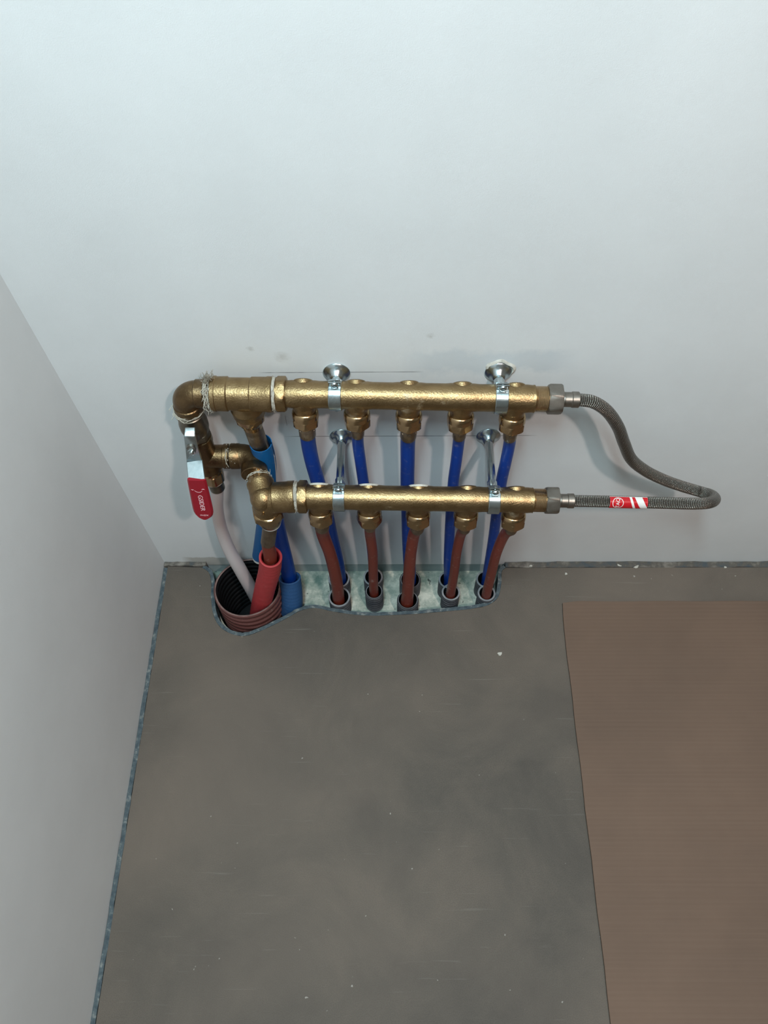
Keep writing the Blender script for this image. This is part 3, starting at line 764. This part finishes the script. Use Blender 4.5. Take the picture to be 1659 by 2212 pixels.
# red supply pipe and its foam jacket
P = [cf + Vector((0, 0, -.0675)), PY(579, 1172, -.104), PY(584, 1205, -.102), PY(578, 1250, -.0955), PY(567, 1300, -.0885), PY(558, 1335, -.084)]
t = thing('red_pipe', 'brick red pipe under the three-way fitting, entering a red foam jacket', 'pipe', P[-1])
b = MB(); b.tube(P, [.0100, .0103, .0108, .0110, .0110, .0110], 28); b.build('pipe_wall', M_redpipe, t)
b = MB(); b.tube([P[0], P[0] * .5 + P[1] * .5, P[1] + Vector((0, 0, .001))], .0112, 28); b.build('press_sleeve', M_sleeve, t)
b = MB(); b.lathe(P[0], (0, 0, -1), [(-.0005, .0108), (-.0002, .0150), (.0026, .0150), (.0034, .0130), (.0034, .0105)], 36); b.build('sealing_ring', M_white, t)
def jacket(name, label, P, ro, ri, mat, rib=0.0):
    root = thing(name, label, 'pipe insulation', P[0])
    Q, _ = spline(P, 1, 16); n = 40; b = MB(); ringsO, ringsI = [], []
    x = frame(Q[1] - Q[0])[1]; L = 0
    for i, p in enumerate(Q):
        tt = (Q[min(i + 1, len(Q) - 1)] - Q[max(i - 1, 0)]).normalized(); x = (x - tt * x.dot(tt)).normalized(); y = tt.cross(x)
        ringsO.append([p + (x * math.cos(2 * PI * j / n) + y * math.sin(2 * PI * j / n)) * (ro + rib * math.sin(i * 1.6)) for j in range(n)])
        ringsI.append([p + (x * math.cos(2 * PI * j / n) + y * math.sin(2 * PI * j / n)) * ri for j in range(n)])
    e = (Q[-1] - Q[-2]).normalized()
    mid = [(a_ + b_) / 2 + e * .0012 for a_, b_ in zip(ringsO[-1], ringsI[-1])]
    rings = ringsO + [mid] + ringsI[::-1]
    b.grid(rings, True); b.build('foam_tube', mat, root, 60)
    return root
jacket('red_pipe_insulation', 'red foam jacket on the pipe going into the brown conduit', [PY(557, 1345, -.083), PY(564, 1308, -.0870), PY(573, 1268, -.0925), PY(583, 1228, -.0985), PY(584.5, 1203, -.1015)], .0185, .0148, M_redfoam, .00018)

# blue feed behind the corner fitting: pipe, sky blue jacket above, blue jacket below
P = [Vector((.2500, YR, .4880)), PY(569, 985, -.037), PY(579, 1035, -.0375), PY(591, 1095, -.040), PY(606, 1165, -.043), PY(617, 1210, -.048), PY(627, 1258, -.052), PY(629, 1300, -.055)]
t = thing('blue_pipe', 'thick blue pipe from the large tee, passing behind the three-way fitting', 'pipe', P[-1])
b = MB(); b.tube(P, [.0118, .0118, .0118, .0120, .0125, .0130, .0135, .0135], 28); b.build('pipe_wall', M_blue, t)
b = MB(); b.tube([P[0], P[0] * .6 + P[1] * .4, P[0] * .1 + P[1] * .9], .0128, 28); b.build('press_sleeve', M_sleeve, t)
# split sky-blue jacket: an open C around the pipe, peeling to the left
root = thing('blue_pipe_insulation', 'split sky blue foam jacket peeling off the thick blue pipe', 'pipe insulation', PY(563, 1196, -.036))
C = [PY(563, 957, -.0375), PY(572, 990, -.0375), PY(579, 1040, -.0375), PY(578, 1100, -.0370), PY(570, 1160, -.036), PY(564, 1198, -.036)]
def shell(path, r0, r1, nm, mat, ext):
    Q, _ = spline(path, 1, 10); b = MB(); rings = []; x = Vector((1, 0, 0))
    for i, p in enumerate(Q):
        tt = (Q[min(i + 1, len(Q) - 1)] - Q[max(i - 1, 0)]).normalized(); y = tt.cross(x).normalized()
        s = i / (len(Q) - 1)
        a0 = (.04 + .40 * s) * PI; a1 = (1.96 - .40 * s) * PI
        if i == len(Q) - 1: p = p + tt * ext
        outer = [p + (x * math.cos(a0 + (a1 - a0) * j / 24) - y * math.sin(a0 + (a1 - a0) * j / 24)) * r0 for j in range(25)]
        inn = [p + (x * math.cos(a0 + (a1 - a0) * j / 24) - y * math.sin(a0 + (a1 - a0) * j / 24)) * r1 for j in range(24, -1, -1)]
        rings.append(outer + inn)
    b.grid(rings, True, True, True); return b.build(nm, mat, root, 60)
shell(C, .0158, .0146, 'foam_shell', M_skyblue, 0)
shell(C[1:], .0145, .0127, 'foam_lining', M_white, .010)
jacket('blue_pipe_insulation', 'blue foam jacket at the foot of the thick blue pipe, beside the brown conduit', [PZ(629, 1320, -.040), PZ(631, 1302, -.012), PZ(630, 1278, .015), PZ(626, 1248, .045)], .0200, .0160, M_bluefoam, .00016)

# ------------------------------------------------------------------ braided hose
hp = [up.P(.678), PY(1278, 867.5, -.0475), PY(1308, 885, -.0490), PY(1334, 920, -.0515), PY(1348, 957, -.0535), PY(1364, 992, -.0550), PY(1393, 1016, -.0565), PY(1435, 1037, -.0580), PY(1478, 1052, -.0590), PY(1512, 1062, -.0620),
      PY(1535, 1069, -.0740), PY(1544, 1078, -.0900), PY(1532, 1086, -.1060), PY(1500, 1088, -.1120), PY(1440, 1086.5, -.1125), PY(1340, 1084, -.1118), lo.P(.690)]
t = thing('flexible_hose', 'braided steel hose looping between the right ends of both manifolds', 'hose', hp[-1])
HR_ = .0083
b = MB(); b.tube(hp, HR_, 32, sub=14, uv=True); b.build('braid', M_braid, t, 180)
for M_, xe, nm in ((up, .6385, 'u'), (lo, .6525, 'l')):
    d = (M_.P(xe + .01) - M_.P(xe)).normalized(); o = M_.P(xe)
    b = MB(); b.lathe(o, d, [(-.0005, .0165), (0, .0182), (.0016, .0202), (.0160, .0202), (.0178, .0190), (.0184, .0160), (.0190, .0100)], flats=6, af=.0178, rot=PI / 6 + .42)
    b.build('hose_nut', M_nickel, t)
    b = MB(); b.lathe(o, d, [(.018, .0100), (.0205, .0105), (.0215, .0096), (.0300, .0096), (.0310, .0104), (.0390, .0104), (.0398, .0096)], 36)
    b.build('ferrule', M_nickel, t)
# printed label wrapped on the lower run
Q, _ = spline(hp, 1, 60)
def hose_at(u_target):
    lowr = Q[60 * 12:]
    best = min(lowr, key=lambda p: abs((829.5 + FPX * (p - CAM).dot(RT) / (p - CAM).dot(FW)) - u_target)); return best
la, lb = hose_at(1314), hose_at(1396); ldir = (lb - la); LL = ldir.length; ldir.normalize()
fv = (CAM - (la + lb) / 2); fv = (fv - ldir * fv.dot(ldir)).normalized(); lu = ldir.cross(fv)
if lu.z < 0: lu = -lu
def wrap(s, th, r): return la + ldir * s + (fv * math.cos(th) + lu * math.sin(th)) * r
def patch(mb, fn, ns=16, nt=28, r=HR_ + .0006):
    rings = []
    for i in range(ns + 1):
        rings.append([wrap(*fn(i / ns, j / nt), r) for j in range(nt + 1)])
    mb.grid(rings, False); return mb
TH0, TH1 = -1.65, .95
b = MB(); patch(b, lambda a_, c_: (LL * a_, TH0 + (TH1 - TH0) * c_)); lab = b.build('label', M_lred, t)
b = MB(); patch(b, lambda a_, c_: (LL * a_, .86 + .09 * c_), r=HR_ + .00075)
def band(s0, s1, bend, mb):       # slanting, curved white bands
    def fn(a_, c_):
        th = TH0 + (TH1 - .09 - TH0) * c_; k = (1 - c_)
        return (min(LL, LL * (s0 + (s1 - s0) * a_) + bend * LL * k ** 1.6), th)
    return patch(mb, fn, r=HR_ + .00075)
band(.52, .585, .16, b); band(.665, .86, .24, b)
a_n = 40; rings = []
for i in range(a_n + 1):
    q = 2 * PI * i / a_n
    rings.append([wrap(LL * .21 + math.cos(q) * rr, math.sin(q) * rr / HR_ - .22, HR_ + .00075) for rr in (.0068, .0077)])
b.grid(rings, False)
b.build('label_print', M_lwhite, lab)
place_text('lettering', 'TAQ', .0064, None, lu, lu, M_lwhite, lab, ext=.0001, sxy=(1, 1.1), wrap=lambda x, y, z: wrap(LL * .21 - y, x / HR_ - .22, HR_ + .00085 + z))

# ------------------------------------------------------------------ board on the floor
cx0, cy0 = .7513, -.0850
b = MB(); TH = .0042; nx, ny = 40, 40; x1, y1 = 1.95, -1.55
rnd = random.Random(9)
def zz(i, j):
    x = cx0 + (x1 - cx0) * i / nx; y = cy0 + (y1 - cy0) * j / ny
    return .0007 + .0006 * math.sin(5 * x + 3 * y) * math.sin(7 * y) 
def corner(i, j):
    x = cx0 + (x1 - cx0) * i / nx; y = cy0 + (y1 - cy0) * j / ny
    if i == 0 and j == 0: x += .003; y -= .003
    if i == 0: x += .0006 * math.sin(j * 1.7)
    if j == 0: y += .0005 * math.sin(i * 1.3)
    return x, y
V = lambda i, j, top: Vector((*corner(i, j), (zz(i, j) + TH) if top else max(0.0, zz(i, j) - .0008)))
top_ = [[V(i, j, True) for j in range(ny + 1)] for i in range(nx + 1)]; bot_ = [[V(i, j, False) for j in range(ny + 1)] for i in range(nx + 1)]
b.grid(top_, False); b.grid(bot_, False)
edge = [(i, 0) for i in range(nx + 1)] + [(nx, j) for j in range(1, ny + 1)] + [(i, ny) for i in range(nx - 1, -1, -1)] + [(0, j) for j in range(ny - 1, -1, -1)]
b.grid([[V(i, j, True) for i, j in edge], [V(i, j, False) for i, j in edge]], False)
tag(b.build('protective_board', M_card), 'brown protective fibreboard sheet lying on the grey screed at the right', 'board')

# ------------------------------------------------------------------ loose flakes of plaster by the wall
FL = [((1375, 1224), .0058, .0024, .4, 'largest white plaster flake lying by the wall base, right of the pit'), ((1338, 1221), .0044, .0018, -.5, 'white plaster flake by the wall base, left of the largest flake'),
      ((1147, 1222), .0030, .0020, .2, 'small white plaster flake by the wall just right of the pit'), ((1223, 1239), .0026, .0022, .9, 'tiny white plaster crumb on the screed below the wall, right of the pit'),
      ((1567, 1225), .0026, .0022, .3, 'small white plaster crumb near the wall base above the brown board'), ((1080, 1412), .0042, .0034, .1, 'pale plaster crumb on the open screed in front of the pit')]
for (uv_, sx_, sy_, ro_, lab) in FL:
    c = PZ(uv_[0], uv_[1], .0012); rnd = random.Random(int(uv_[0])); b = MB(); rings = []
    for z, k in ((.0, .8), (.0007, 1.0), (.0014, .55)):
        rr = []
        for j in range(9):
            th = 2 * PI * j / 9; r = k * (1 + .25 * math.sin(j * 2.3 + uv_[0]))
            px_, py_ = math.cos(th) * sx_ * r, math.sin(th) * sy_ * r
            rr.append(Vector((c.x + px_ * math.cos(ro_) - py_ * math.sin(ro_), c.y + px_ * math.sin(ro_) + py_ * math.cos(ro_), z)))
        rings.append(rr)
    b.grid(rings, True, True, True); tag(b.build('plaster_flake', M_paste), lab, 'plaster flake', 'plaster flakes on the floor')
